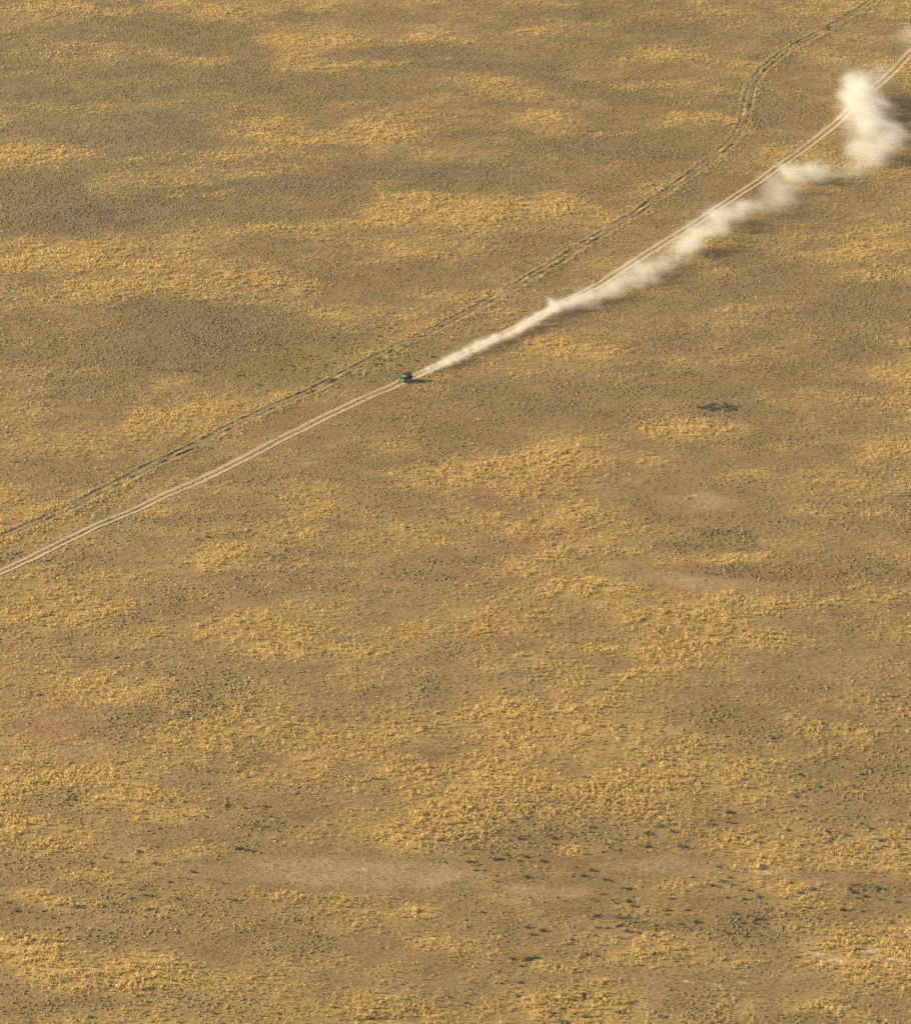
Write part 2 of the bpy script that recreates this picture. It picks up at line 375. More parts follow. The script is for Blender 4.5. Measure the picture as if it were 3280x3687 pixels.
# ---------------------------------------------------------------- scattered plants
def m_plant(name, transl=.25):
    m, nt, out = mat(name)
    a = N(nt, 'ShaderNodeAttribute', attribute_name='leaf')
    c = mix(nt, 1.0, a.outputs['Color'], mix(nt, remap(nt, noise_node(nt, 5., 2), .3, .7), (.78, .78, .78), (1.2, 1.2, 1.2)), 'MULTIPLY')
    d = N(nt, 'ShaderNodeBsdfDiffuse'); t = N(nt, 'ShaderNodeBsdfTranslucent'); x = N(nt, 'ShaderNodeMixShader', i_0=transl)
    nt.links.new(c, d.inputs[0]); nt.links.new(c, t.inputs[0])
    nt.links.new(d.outputs[0], x.inputs[1]); nt.links.new(t.outputs[0], x.inputs[2]); nt.links.new(x.outputs[0], out.inputs[0])
    return m

def proto_blades(n=7, r=np.random.default_rng(3)):
    V, Fc = [], []
    for i in range(n):
        a = 2 * math.pi * (i + r.uniform(-.3, .3)) / n
        lean = r.uniform(.12, .5); h = r.uniform(.6, 1.0); w = r.uniform(.14, .26)
        b = r.uniform(0, .12)
        dx, dy = math.cos(a), math.sin(a); tx, ty = -dy, dx
        k = len(V)
        V += [(dx * b, dy * b, -.08), (dx * (b + lean * .45) + tx * w, dy * (b + lean * .45) + ty * w, h * .55),
              (dx * (b + lean), dy * (b + lean), h), (dx * (b + lean * .45) - tx * w, dy * (b + lean * .45) - ty * w, h * .5)]
        Fc.append((k, k + 1, k + 2, k + 3))
    return np.array(V), np.array(Fc)

def proto_dome(r):
    V, Fc = [], []
    n = 6
    for j, (rr, zz) in enumerate(((1.0, -.1), (.85, .55), (.4, .95))):
        for i in range(n):
            a = 2 * math.pi * (i + .5 * j + r.uniform(-.3, .3)) / n
            q = rr * r.uniform(.7, 1.2)
            V.append((q * math.cos(a) * .5, q * math.sin(a) * .5, zz * r.uniform(.7, 1.15)))
    V.append((r.uniform(-.15, .15), r.uniform(-.15, .15), 1.0))
    for j in (0, 1):
        for i in range(n):
            a, b, c, d = j * n + i, j * n + (i + 1) % n, (j + 1) * n + (i + 1) % n, (j + 1) * n + i
            Fc += [(a, b, c), (a, c, d)]
    for i in range(n): Fc.append((2 * n + i, 2 * n + (i + 1) % n, 3 * n))
    return np.array(V), np.array(Fc)

def scatter_mesh(name, protos, x, y, z, sx, sz, col, material, k):
    n = len(x); ang = rng.uniform(0, 2 * math.pi, n); ca, sa = np.cos(ang), np.sin(ang)
    PV = np.stack([p[0] for p in protos]); Fc = protos[0][1]; nv = PV.shape[1]
    var = rng.integers(0, len(protos), n)
    Q = PV[var]
    lx, ly = rng.normal(0, .12, n), rng.normal(0, .12, n)
    X = (Q[..., 0] * ca[:, None] - Q[..., 1] * sa[:, None]) * sx[:, None] + lx[:, None] * Q[..., 2] * sz[:, None] + x[:, None]
    Y = (Q[..., 0] * sa[:, None] + Q[..., 1] * ca[:, None]) * sx[:, None] + ly[:, None] * Q[..., 2] * sz[:, None] + y[:, None]
    Z = Q[..., 2] * sz[:, None] + z[:, None]
    V = np.stack([X, Y, Z], -1).reshape(-1, 3)
    Fa = (Fc[None] + (np.arange(n) * nv)[:, None, None]).reshape(-1, k)
    me = fast_mesh(name, V, Fa, k)
    set_attr(me, 'leaf', np.repeat(col * np.array([0.97, .912, .75]), nv, axis=0))
    me.materials.append(material)
    o = bpy.data.objects.new(name, me); C.objects.link(o)
    return o

def sample_points(density):
    y0, y1 = 1035., 2150.
    hw = .0756 / cp * y1 + 30
    n = int(density * (y1 - y0) * 2 * hw)
    x = rng.uniform(-hw, hw, n); y = rng.uniform(y0, y1, n)
    m = np.abs(x) < .0790 * y + 22
    return x[m], y[m]

def on_tracks(x, y):
    r = dist_to(road_c, road_N, x, y); o = dist_to(old_c, old_N, x, y)
    rut = np.abs(np.abs(r) - GAU + .06 * noise(x, y, 6, 785)) < RW * (.95 + .2 * noise(x, y, 4, 787))
    orut = (np.abs(np.abs(o) - 1.2 + .15 * noise(x, y, 5, 781)) < .24) & (noise(x, y, 6, 777) > -.35)
    return r, o, rut, orut

def rim(o, r):
    return np.interp(o, offs2, hs2, 0, 0).clip(0) * .8 + np.interp(r, offs, hs, 0, 0).clip(0) * .8

# dry grass: pale yellow bunches
x, y = sample_points(3.7)
z = height(x, y)
g, s, b, red, pale, grey, olive = fields(x, y, z)
r, o, rut, orut = on_tracks(x, y)
clump = .45 + .75 * noise(x, y, 2.4, 131) + .4 * noise(x, y, 6.0, 133)
prob = np.clip(.11 + .74 * g ** 1.2, 0, 1) * np.clip(clump + .35, .04, 1.4)
near_old = (np.abs(o) > 1.6) & (np.abs(o) < 5)
prob = np.where(near_old, prob * 1.2 + np.where(np.abs(o) < 3.4, .5, .15) * np.clip(.6 + noise(x, y, 13, 779), 0, 1.3), prob)
g = np.where(near_old, np.clip(g + .25, 0, 1), g)
prob = np.where(np.abs(r) < 1.9, np.where(np.abs(r) < .6, .22, .3), prob)
prob = prob * (1 - np.clip(pale * 1.3, 0, .95))
keep = (rng.random(len(x)) < prob) & ~rut & ~orut
z = z + rim(o, r)
x, y, z, g, s, b, olive, red, r = (t[keep] for t in (x, y, z, g, s, b, olive, red, r))
n = len(x)
straw = np.array([[.92, .74, .37], [.84, .665, .32], [.95, .82, .47], [.76, .60, .28], [.86, .70, .40]])
pick = straw[rng.integers(0, 5, n)] * rng.uniform(.72, 1.15, n)[:, None]
dull = np.array([.42, .31, .14]) * rng.uniform(.7, 1.2, n)[:, None]
w = np.clip(rng.random(n) * 1.1 - g * 1.45 + .12, 0, 1)[:, None]
colr = pick * (1 - w) + dull * w
ol = (olive * .8 * rng.random(n))[:, None]
colr = colr * (1 - ol) + np.array([.30, .30, .08]) * ol
size = rng.uniform(.20, .52, n) * (.75 + .45 * g) * np.where(rng.random(n) < .12, 1.35, 1)
hgt = size * rng.uniform(.7, 1.45, n) * (.9 + .2 * g)
hgt = np.where(np.abs(r) < 1.9, hgt * .45, hgt * np.where(rng.random(n) < .25, 1.3, .92))
grass = scatter_mesh('dry_grass', [proto_blades(7, np.random.default_rng(i)) for i in range(8)], x, y, z + .0, size, hgt, colr, m_plant('dry_grass_blades', .38), 4)
tag(grass, 'pale yellow bunches of dry grass covering the prairie', 'grass', kind='stuff')
print('grass tufts', n)

# low scrub: brown-grey hummocks
x, y = sample_points(1.9)
z = height(x, y)
g, s, b, red, pale, grey, olive = fields(x, y, z)
r, o, rut, orut = on_tracks(x, y)
clump = .5 + .6 * noise(x, y, 3.6, 151) + .35 * noise(x, y, 9, 153)
prob = np.clip(np.where(y < 1560, .09, .20) + np.where(y < 1420, 1.0, .75) * s - .15 * g - .55 * b - .6 * pale - .4 * red, .03, 1) * np.clip(clump + .25, .1, 1.2)
prob = np.where(np.abs(r) < 1.9, np.where(np.abs(r) < .5, 1.3, .25), prob)
prob = prob * (1 - np.clip(pale, 0, 1)) * np.clip(1.15 - b, .1, 1) + np.where(np.abs(o) < 5, .14, 0)
prob *= np.where(grey > .3, 1 - .75 * np.clip(b + (grey - .3), 0, 1), 1)
keep = (rng.random(len(x)) < prob) & ~rut & ~orut
z = z + rim(o, r)
x, y, z, g, s, b, olive, red, grey, r = (t[keep] for t in (x, y, z, g, s, b, olive, red, grey, r))
n = len(x)
pal = np.array([[.44, .33, .165], [.37, .285, .15], [.48, .36, .175], [.34, .27, .15], [.40, .315, .17]])
colr = pal[rng.integers(0, 5, n)] * rng.uniform(.75, 1.2, n)[:, None]
gg = (np.clip(s * .6 + grey * .5, 0, 1) * rng.random(n))[:, None]
colr = colr * (1 - gg) + np.array([.235, .21, .14]) * gg
ol = (olive * .8 * rng.random(n))[:, None]
colr = colr * (1 - ol) + np.array([.20, .21, .06]) * ol
dk = ((y < 1420) & (s > .35) & (rng.random(n) < .55))
colr[dk] = np.array([.20, .195, .115]) * rng.uniform(.8, 1.2, dk.sum())[:, None]
light = rng.random(n) < .02
colr[light] = np.array([.42, .39, .29]) * rng.uniform(.85, 1.15, light.sum())[:, None]
rr = (np.clip(red, 0, 1) * rng.random(n))[:, None]
colr = colr * (1 - rr) + np.array([.34, .17, .11]) * rr
vv = to_px(x, y, z)[1] / 1.804
size = rng.uniform(.3, .9, n) * (1 + .15 * s) * np.where(vv < 950, .85, 1)
hgt = size * rng.uniform(.17, .34, n)
hgt = np.where(np.abs(r) < 1.9, hgt * .5, hgt)
scrub = scatter_mesh('low_scrub', [proto_dome(np.random.default_rng(50 + i)) for i in range(8)], x, y, z, size, hgt, colr, m_plant('low_scrub_leaves', .08), 3)
tag(scrub, 'low brown and grey scrub hummocks between the grass bunches', 'scrub', kind='stuff')
print('scrub', n)
#@@SHRUBS
# ---------------------------------------------------------------- sagebrush shrubs one can tell apart
def shrub_mesh(name, seed, material, leaves=150, stem_mat=None):
    r = np.random.default_rng(seed); V, Fc = [], []
    lobes = [(r.uniform(-.24, .24), r.uniform(-.18, .18), r.uniform(.2, .3), r.uniform(.24, .34)) for _ in range(6)]
    for i in range(leaves):
        lx, ly, lz, lr = lobes[i % 6]
        d = r.normal(size=3); d /= np.linalg.norm(d)
        c = np.array([lx, ly, lz]) + d * lr * r.uniform(.6, 1.05) * np.array([1.1, 1, .85])
        c[2] = max(c[2], .02)
        a = r.normal(size=3); a /= np.linalg.norm(a); b = np.cross(a, d + r.normal(size=3) * .5); b /= np.linalg.norm(b)
        w, h = r.uniform(.05, .1), r.uniform(.035, .07)
        k = len(V)
        V += [c - a * w, c - b * h, c + a * w, c + b * h]; Fc.append((k, k + 1, k + 2, k + 3))
    nl = len(Fc)
    k0 = len(V)
    V += [np.array([.03, 0, -.08]), np.array([0, .03, -.08]), np.array([-.03, 0, -.08]), np.array([0, -.03, -.08])]
    for i in range(6):                                    # woody stems from one root
        lx, ly, lz, lr = lobes[i]; k = len(V); rr = .014
        V += [np.array([lx * 1.5 + rr, ly * 1.5, lz + .1]), np.array([lx * 1.5, ly * 1.5 + rr, lz + .1]), np.array([lx * 1.5 - rr, ly * 1.5, lz + .1]), np.array([lx * 1.5, ly * 1.5 - rr, lz + .1])]
        for j in range(4): Fc.append((k0 + j, k0 + (j + 1) % 4, k + (j + 1) % 4, k + j))
    me = fast_mesh(name, np.array(V), np.array(Fc), 4)
    me.materials.append(material); me.materials.append(stem_mat)
    me.polygons.foreach_set('material_index', np.array([0] * nl + [1] * (len(Fc) - nl), np.int32))
    return me

def shrub_mat(name, a, b, transl=.1):
    m, nt, out = mat(name)
    oi = nt.nodes.new('ShaderNodeObjectInfo')
    c = mix(nt, oi.outputs['Random'], a, b)
    c = mix(nt, 1.0, c, mix(nt, remap(nt, noise_node(nt, 4., 2), .3, .7), (.7, .7, .7), (1.3, 1.3, 1.3)), 'MULTIPLY')
    d = N(nt, 'ShaderNodeBsdfDiffuse'); t = N(nt, 'ShaderNodeBsdfTranslucent'); x = N(nt, 'ShaderNodeMixShader', i_0=transl)
    nt.links.new(c, d.inputs[0]); nt.links.new(c, t.inputs[0])
    nt.links.new(d.outputs[0], x.inputs[1]); nt.links.new(t.outputs[0], x.inputs[2]); nt.links.new(x.outputs[0], out.inputs[0])
    return m
m_stem = simple_mat('grey_bark', (.13, .10, .075), .9)
m_sage = shrub_mat('sage_leaves', (.185, .185, .11), (.27, .255, .16), .22)
m_pales = shrub_mat('pale_sage_leaves', (.34, .32, .22), (.42, .39, .28))
m_green = shrub_mat('green_leaves', (.16, .22, .04), (.22, .27, .06), .25)
sage_me = [shrub_mesh('sagebrush', 300 + i, m_sage, 170, m_stem) for i in range(6)]
pale_me = [shrub_mesh('pale_sagebrush', 320 + i, m_pales, 170, m_stem) for i in range(2)]
green_me = [shrub_mesh('green_bush', 330 + i, m_green, 170, m_stem) for i in range(3)]

def crop(ox, oy, k, pts): return [((ox + a / k) , (oy + b / k)) for a, b in pts]
SAGE = []
SAGE += crop(1500, 2700, 1.818, [(330,680),(330,730),(350,735),(400,650),(380,790),(440,790),(500,720),(545,718),(565,722),(580,690),(620,640),(585,650),(720,700),(705,705),(730,635),(670,730),(880,615),(890,580),(900,618),(670,580),(1020,555),(800,730),(830,732),(710,835),(530,865),(520,825),(1080,825),(1140,790),(1045,770),(1130,540),(1160,510),(1140,508),(1510,545),(1490,550),(1300,590),(1280,655),(1330,660),(1500,635),(1720,635),(1735,640),(1250,620),(870,530),(1250,855),(1230,850),(1400,912),(1350,910),(1370,915),(970,990),(1200,950),(1215,945),(1150,985),(1420,1025),(1380,995),(1300,1005),(1280,985),(1660,975),(1770,1050),(1640,1050),(1480,1050),(1640,1080),(1180,1085),(1150,1110),(1160,1095),(1250,1165),(1235,1170),(1320,1155),(1330,1150),(1200,1165),(1175,1165),(1310,1100),(1440,1105),(1720,1140),(1440,1195),(1460,1200),(1370,1190),(1600,1170),(1660,1155),(1760,1165),(1540,1220),(1560,1150),(830,1188),(815,1183),(750,1210),(720,1165),(980,1245),(1000,1260),(1020,1245),(990,1275),(1100,1340),(1180,1350),(620,1372),(735,1365),(720,1375),(770,1360),(680,1415),(695,1418),(550,1530),(670,1525),(430,1065),(415,1070),(1090,1612),(1050,1600),(1105,1620),(1310,1720),(1325,1725),(810,1715),(650,1612),(320,1660),(205,1620),(945,1785),(970,1780),(1610,1750),(15,485),(40,482),(1455,270),(1590,500),(665,140),(430,45),(510,35),(330,40),(1100,1750)])
SAGE += crop(2300, 2700, 1.855, [(585,425),(600,420),(490,500),(475,505),(620,490),(595,485),(570,525),(420,573),(390,575),(220,548),(850,315),(1050,315),(1190,245),(1090,375),(1270,210),(1070,170),(1530,125),(1480,165),(990,540),(650,585),(740,545),(805,620),(275,645),(295,652),(440,700),(40,650),(500,595),(1140,632),(1165,637),(1110,585),(1200,570),(1250,550),(1310,580),(1380,575),(1270,610),(1480,495),(1550,530),(1590,605),(1660,610),(1630,645),(1655,648),(1730,650),(1700,655),(1780,620),(1520,690),(1800,525),(1740,475),(1680,470),(530,785),(600,855),(540,880),(480,908),(530,920),(685,885),(620,905),(400,945),(680,935),(730,940),(580,990),(700,1000),(790,985),(1160,940),(1080,960),(1420,905),(1400,920),(1460,900),(1430,955),(1410,940),(1590,925),(1500,980),(1450,990),(1600,1000),(1710,1015),(1730,1018),(1140,1055),(1350,1070),(1490,1080),(850,1070),(320,1070),(640,1095),(740,1110),(780,1130),(820,1130),(650,1130),(590,1130),(680,1160),(780,1165),(850,1160),(920,1165),(1060,1180),(1075,1185),(1130,1190),(1200,1130),(1240,1095),(1110,1100),(1030,1110),(1360,1110),(960,1190),(380,1155),(590,1230),(710,1250),(1680,1160),(1650,1242),(1700,1270),(1770,1250),(1320,1170),(1410,1190),(1510,1250),(1580,1580),(160,1785),(1580,1815)])
SAGE += crop(0, 2700, 1.818, [(450,325),(475,328),(450,367),(990,355),(1480,367),(1560,345),(1600,382),(1690,370),(1740,375),(1770,440),(1350,440),(1340,432),(290,625),(1020,635),(900,668),(680,708),(590,742),(440,672),(800,740),(270,765),(1020,747),(1270,802),(1540,643),(1560,650),(1620,660),(1650,665),(1230,845),(1110,867),(1460,877),(1320,908),(910,915),(955,952),(990,960),(865,972),(1165,977),(1490,975),(1505,980),(1540,987),(750,1010),(980,1047),(1120,1050),(1350,1040),(790,1065),(500,1032),(50,1002),(240,1102),(350,1105),(110,1057),(440,1167),(530,1185),(90,1212),(160,1222),(1550,52),(600,1752),(1390,1727),(1190,1787)])
SAGE += crop(0, 1800, 1.1085, [(790,160),(850,161),(830,150),(955,322),(880,268),(1000,305),(685,455),(1110,472),(1135,455),(1170,493),(1510,377),(1660,362),(1650,365),(1590,373),(1540,300),(1315,300),(1035,107),(940,1030)])
SAGE += crop(1640, 1300, 1.1085, [(285,540),(370,565),(95,607),(1570,297),(1780,345),(990,632),(1185,722),(975,740),(1660,515),(1235,895),(1370,822)])
SAGE += crop(1640, 2000, 1.1085, [(945,363),(970,378),(1300,413),(1635,515),(1620,522),(820,535),(835,540),(805,540),(375,655),(365,658),(1695,365),(1370,740),(1495,762)])
SAGE += crop(0, 0, 1.2986, [(855,752),(1718,761),(150,780),(800,918)]) + crop(2200, 0, 1.683, [(1590,268),(1600,270),(175,742),(215,738)])
MARKS = [((1262,1833),'the grey soil hollow at lower right'), ((930,1712),'the long sagebrush row on bare soil at bottom centre'), ((1060,1690),'the bare strip right of the long sagebrush row'),
 ((640,1735),'the wide bare clearing at bottom left of centre'), ((1319,1728),'the round bare clearing right of bottom centre'), ((1660,1900),'the whitish soil scars at bottom right'),
 ((1740,1745),'the reddish soil patch near the right edge'), ((1640,1655),'the sandy slope by the lower right edge'), ((1500,1580),'the sandy slope above the lone yellow tuft'), ((1529,1724),'the lone bright yellow tuft at lower right'),
 ((1450,1640),'the yellow grass edge left of the sandy slope'), ((1230,1620),'the tall yellow grass above the bare strip'), ((1110,1545),'the pale grass in the lower middle'), ((860,1884),'the brightest grass bunch at bottom centre'),
 ((1040,1915),'the olive clump pair near the bottom edge'), ((1130,1870),'the brown slope under the grey hollow'), ((1105,2000),'the grassy rise on the bottom edge'), ((1450,1810),'the mixed scrub belt at lower right'),
 ((1580,1840),'the long scrub belt above the whitish scars'), ((800,1640),'the dark scrub line left of bottom centre'), ((500,1600),'the sparse ground at lower left'), ((570,1680),'the isolated pair at lower left'),
 ((230,1660),'the bright grass band at lower left'), ((400,1770),'the open ground at bottom left'), ((110,1850),'the bottom left grass field'), ((450,1900),'the low grass left of bottom centre'), ((330,1510),'the brown flat on the left'),
 ((430,1080),'the meadow below the dirt road'), ((530,1140),'the brown swale on the left'), ((620,1240),'the pale flat in the left half'), ((900,1170),'the open middle of the prairie'), ((1100,1060),'the pinkish soil patch in the middle'),
 ((1433,814),'the dark scrub mound on the right'), ((1400,1010),'the bare hollow right of centre'), ((1560,1150),'the reddish flat on the right'), ((1180,1295),'the bright tuft line in the middle'), ((1320,1370),'the scrub just below the bright tuft ridge'),
 ((1650,1400),'the upper right slope below the reddish flat'), ((980,1450),'the dense grass left of the middle'), ((370,320),'the far upper left prairie'), ((1400,330),'the bend of the old track'), ((1740,90),'the thin dust at the top right corner')]
def mark_of(u, v):
    X, Y = u / 1.804, v / 1.804
    return min(MARKS, key=lambda k: (k[0][0] - X) ** 2 + (1.8 * (k[0][1] - Y)) ** 2)
def put_shrub(me_list, u, v, w, h, name, base, cat, group):
    i = int(rng.integers(0, len(me_list)))
    o = protos_by[me_list[i].name].copy() if me_list[i].name in protos_by else bpy.data.objects.new(name, me_list[i])
    protos_by.setdefault(me_list[i].name, o)
    o.name = name
    C.objects.link(o)
    P = at(u, v); o.location = (P.x, P.y, height(P.x, P.y) - .02)
    o.scale = (w, w * rng.uniform(.75, 1.1), h); o.rotation_euler = (0, 0, rng.uniform(0, 6.28))
    (mx, my), ph = mark_of(u, v)
    dx, dy = u / 1.804 - mx, (v / 1.804 - my) * 1.8
    side = 'right of' if dx > 18 and abs(dx) > abs(dy) else 'left of' if dx < -18 and abs(dx) > abs(dy) else 'below' if dy > 14 else 'above' if dy < -14 else 'in'
    sz = 'broad' if w > 1.55 else 'middling' if w > 1.15 else 'small'
    tag(o, f'{sz} {base} {side} {ph}', cat, group)
    return o
protos_by = {}
seen = set()
for u, v in SAGE[:292]:
    s_ = 1.12 if v > 2500 else 1.2
    w = float(rng.uniform(.75, 1.7)) * s_
    put_shrub(sage_me, u, v, w, w * float(rng.uniform(.42, .68)), 'sagebrush', 'dark sagebrush', 'shrub', 'dark sagebrush shrubs dotted over the prairie')
for u, v in crop(1500, 2700, 1.818, [(740,338),(885,340),(905,332),(920,340),(1090,178),(870,258)]) + crop(2300, 2700, 1.855, [(1440,258),(1465,255),(870,398)]) + [(1000, 1858), (1020, 1862)]:
    w = float(rng.uniform(1.2, 1.8))
    put_shrub(pale_me, u, v, w, w * .5, 'pale_sagebrush', 'pale grey sagebrush', 'shrub', 'pale sagebrush shrubs')
# dense dark mound on the right: its own shrubs packed together
for k in range(30):
    a, q = rng.uniform(0, 6.28), math.sqrt(rng.random())
    u, v = 2585 + 78 * q * math.cos(a), 1468 + 13 * q * math.sin(a)
    P = at(u, v); o = bpy.data.objects.new('mound_sagebrush', sage_me[k % 6]); C.objects.link(o)
    w = rng.uniform(1.1, 2.0); o.location = (P.x, P.y, height(P.x, P.y) - .02); o.scale = (w, w, w * rng.uniform(.5, .7)); o.rotation_euler = (0, 0, rng.uniform(0, 6.28))
    tag(o, 'dark sagebrush packed into the dense oval mound at middle right', 'shrub', 'sagebrush packed into the dark mound')
# green bushes by the old track
GREEN = crop(1000, 1200, 3.636, [(10,155),(80,208),(272,220),(180,425),(200,490),(35,480),(525,595),(665,650),(700,660),(620,500),(740,395),(870,272),(970,265),(1300,105),(1325,42),(1350,50),(1410,155),(1660,170),(1620,165),(1475,240),(1550,255),(1350,350),(1200,410),(1240,405),(1160,415),(860,580),(900,560),(820,600),(600,420),(400,795),(1590,420),(745,235),(430,300),(710,65),(1800,370)]) + crop(1400, 900, 3.03, [(180,1050),(140,1045),(490,1170),(470,1168),(20,1110),(85,1120),(20,855),(1525,720),(110,1260)]) + crop(0, 1300, 1.212, [(780,45),(850,45),(1130,105),(1170,130),(1040,65)])
for u, v in GREEN:
    w = float(rng.uniform(1.1, 2.0))
    X = u / 1.804
    ph = ('on the overgrown old track' if dist_to(old_c, old_N, np.array([at(u, v).x]), np.array([at(u, v).y]))[0] < 4 else 'in the brown scrub above the old track')
    wh = 'well left of the vehicle' if X < 600 else 'left of the vehicle' if X < 740 else 'just above the vehicle' if X < 860 else 'beside the dust trail'
    o = put_shrub(green_me, u, v, w, w * float(rng.uniform(.4, .6)), 'green_bush', 'green', 'bush', 'green bushes around the old track')
    o['label'] = f"{'large' if w > 1.6 else 'small'} green bush {ph}, {wh}"
#@@CAR
# ---------------------------------------------------------------- the vehicle
m_black = simple_mat('black_vinyl', (.012, .018, .024), .38, 0, .2, 3)
m_body = simple_mat('dark_teal_paint', (.010, .022, .030), .28, .2, .15, 2)
m_lime = simple_mat('green_paint', (.06, .42, .09), .38, 0, .12, 4)
m_tyre = simple_mat('tyre_rubber', (.025, .023, .02), .85, 0, .3, 9)
m_rim = simple_mat('alloy', (.32, .32, .33), .35, .8, .1, 5)
m_trim = simple_mat('black_plastic', (.03, .03, .032), .6, 0, .2, 9)
m_chrome = simple_mat('lamp_glass', (.80, .78, .72), .12, .3, .05, 9)
m_red = simple_mat('red_lamp', (.35, .02, .01), .3, 0, .1, 9)
m_plate = simple_mat('dusty_steel', (.30, .27, .22), .5, .5, .2, 9)
m_glass, nt, out = mat('tinted_glass')
p = N(nt, 'ShaderNodeBsdfPrincipled', i_Roughness=.08); p.inputs['Base Color'].default_value = (.035, .055, .06, 1)
p.inputs['Specular IOR Level'].default_value = .9; nt.links.new(p.outputs[0], out.inputs[0])
m_wind, nt, out = mat('windscreen_painted_glint')
p = N(nt, 'ShaderNodeBsdfPrincipled', i_Roughness=.12); p.inputs['Base Color'].default_value = (.20, .27, .26, 1)  # pale base colour paints the reflected glint into the windscreen
p.inputs['Specular IOR Level'].default_value = 1.0; nt.links.new(p.outputs[0], out.inputs[0])

def prism(bm, sections):
    """loft through sections: each a list of the same number of (x,y,z)"""
    rings = [[bm.verts.new(p) for p in s] for s in sections]
    n = len(rings[0])
    for a, b in zip(rings, rings[1:]):
        for i in range(n): bm.faces.new((a[i], a[(i + 1) % n], b[(i + 1) % n], b[i]))
    bm.faces.new(rings[0][::-1]); bm.faces.new(rings[-1])

def bx(bm, x0, x1, y0, y1, z0, z1, tx0=0, tx1=0, ty=0):
    """box whose top is drawn in by tx0 / tx1 (front, back) and ty (sides)"""
    prism(bm, [[(x0, y0, z0), (x1, y0, z0), (x1, y1, z0), (x0, y1, z0)],
               [(x0 + tx0, y0 + ty, z1), (x1 - tx1, y0 + ty, z1), (x1 - tx1, y1 - ty, z1), (x0 + tx0, y1 - ty, z1)]])

def part(name, build, material, parent, bevel=.03, label=None):
    bm = bmesh.new(); build(bm)
    bmesh.ops.recalc_face_normals(bm, faces=bm.faces)
    if bevel: bmesh.ops.bevel(bm, geom=[e for e in bm.edges if e.calc_face_angle(0) > .5], offset=bevel, segments=2, affect='EDGES', clamp_overlap=True)
    me = bpy.data.meshes.new(name); bm.to_mesh(me); bm.free(); me.materials.append(material)
    for pl in me.polygons: pl.use_smooth = False
    o = bpy.data.objects.new(name, me); C.objects.link(o); o.parent = parent
    if label: o['label'] = label
    return o

def cyl(bm, c, r, w, axis='y', n=28, r2=None):
    m = Matrix.Translation(c) @ (Matrix.Rotation(R(90), 4, 'X') if axis == 'y' else Matrix.Rotation(R(90), 4, 'Y') if axis == 'x' else Matrix())
    bmesh.ops.create_cone(bm, cap_ends=True, segments=n, radius1=r, radius2=r if r2 is None else r2, depth=w, matrix=m)

car = bpy.data.objects.new('off_road_vehicle', None); C.objects.link(car)
a_, b_ = at(1500, 1352), at(1412, 1391)
hd = math.atan2(b_.y - a_.y, b_.x - a_.x)
cpos = at(1459, 1372)
car.location = (cpos.x, cpos.y, height(cpos.x, cpos.y) + .05); car.rotation_euler = (0, 0, hd); car.scale = (1.06,) * 3
tag(car, 'black boxy off-road vehicle with bright green front on the dirt road, trailing dust', 'car')
WB = 1.46
def body(bm):
    bx(bm, -2.12, 1.02, -.80, .80, .52, 1.16, 0, 0, .02)           # tub
    bx(bm, 1.02, 2.02, -.56, .56, .52, .98)                         # engine bay
part('body', body, m_body, car, .04)
part('chassis', lambda bm: (bx(bm, -2.05, 2.1, -.45, .45, .38, .52), cyl(bm, (WB, 0, .40), .07, 1.5), cyl(bm, (-WB, 0, .40), .07, 1.5)), m_trim, car, 0)
hood = part('hood', lambda bm: prism(bm, [[(2.03, -.52, .98), (2.03, .52, .98), (2.0, .48, 1.10), (2.0, -.48, 1.10)], [(1.02, -.66, .98), (1.02, .66, .98), (1.02, .62, 1.19), (1.02, -.62, 1.19)]]), m_black, car, .03)
for s in (-1, 1): part('hood_latch', lambda bm: bx(bm, 1.72, 1.80, s * .54 - .02, s * .54 + .02, .98, 1.06), m_trim, hood, .008)
gr = part('grille', lambda bm: bx(bm, 2.035, 2.12, -.60, .60, .60, 1.07, 0, .03, .04), m_lime, car, .02, 'bright green grille')
for k in range(7): part('grille_slot', lambda bm: bx(bm, 2.10, 2.135, (k - 3) * .088 - .027, (k - 3) * .088 + .027, .68, .98, 0, .015), m_trim, gr, .006)
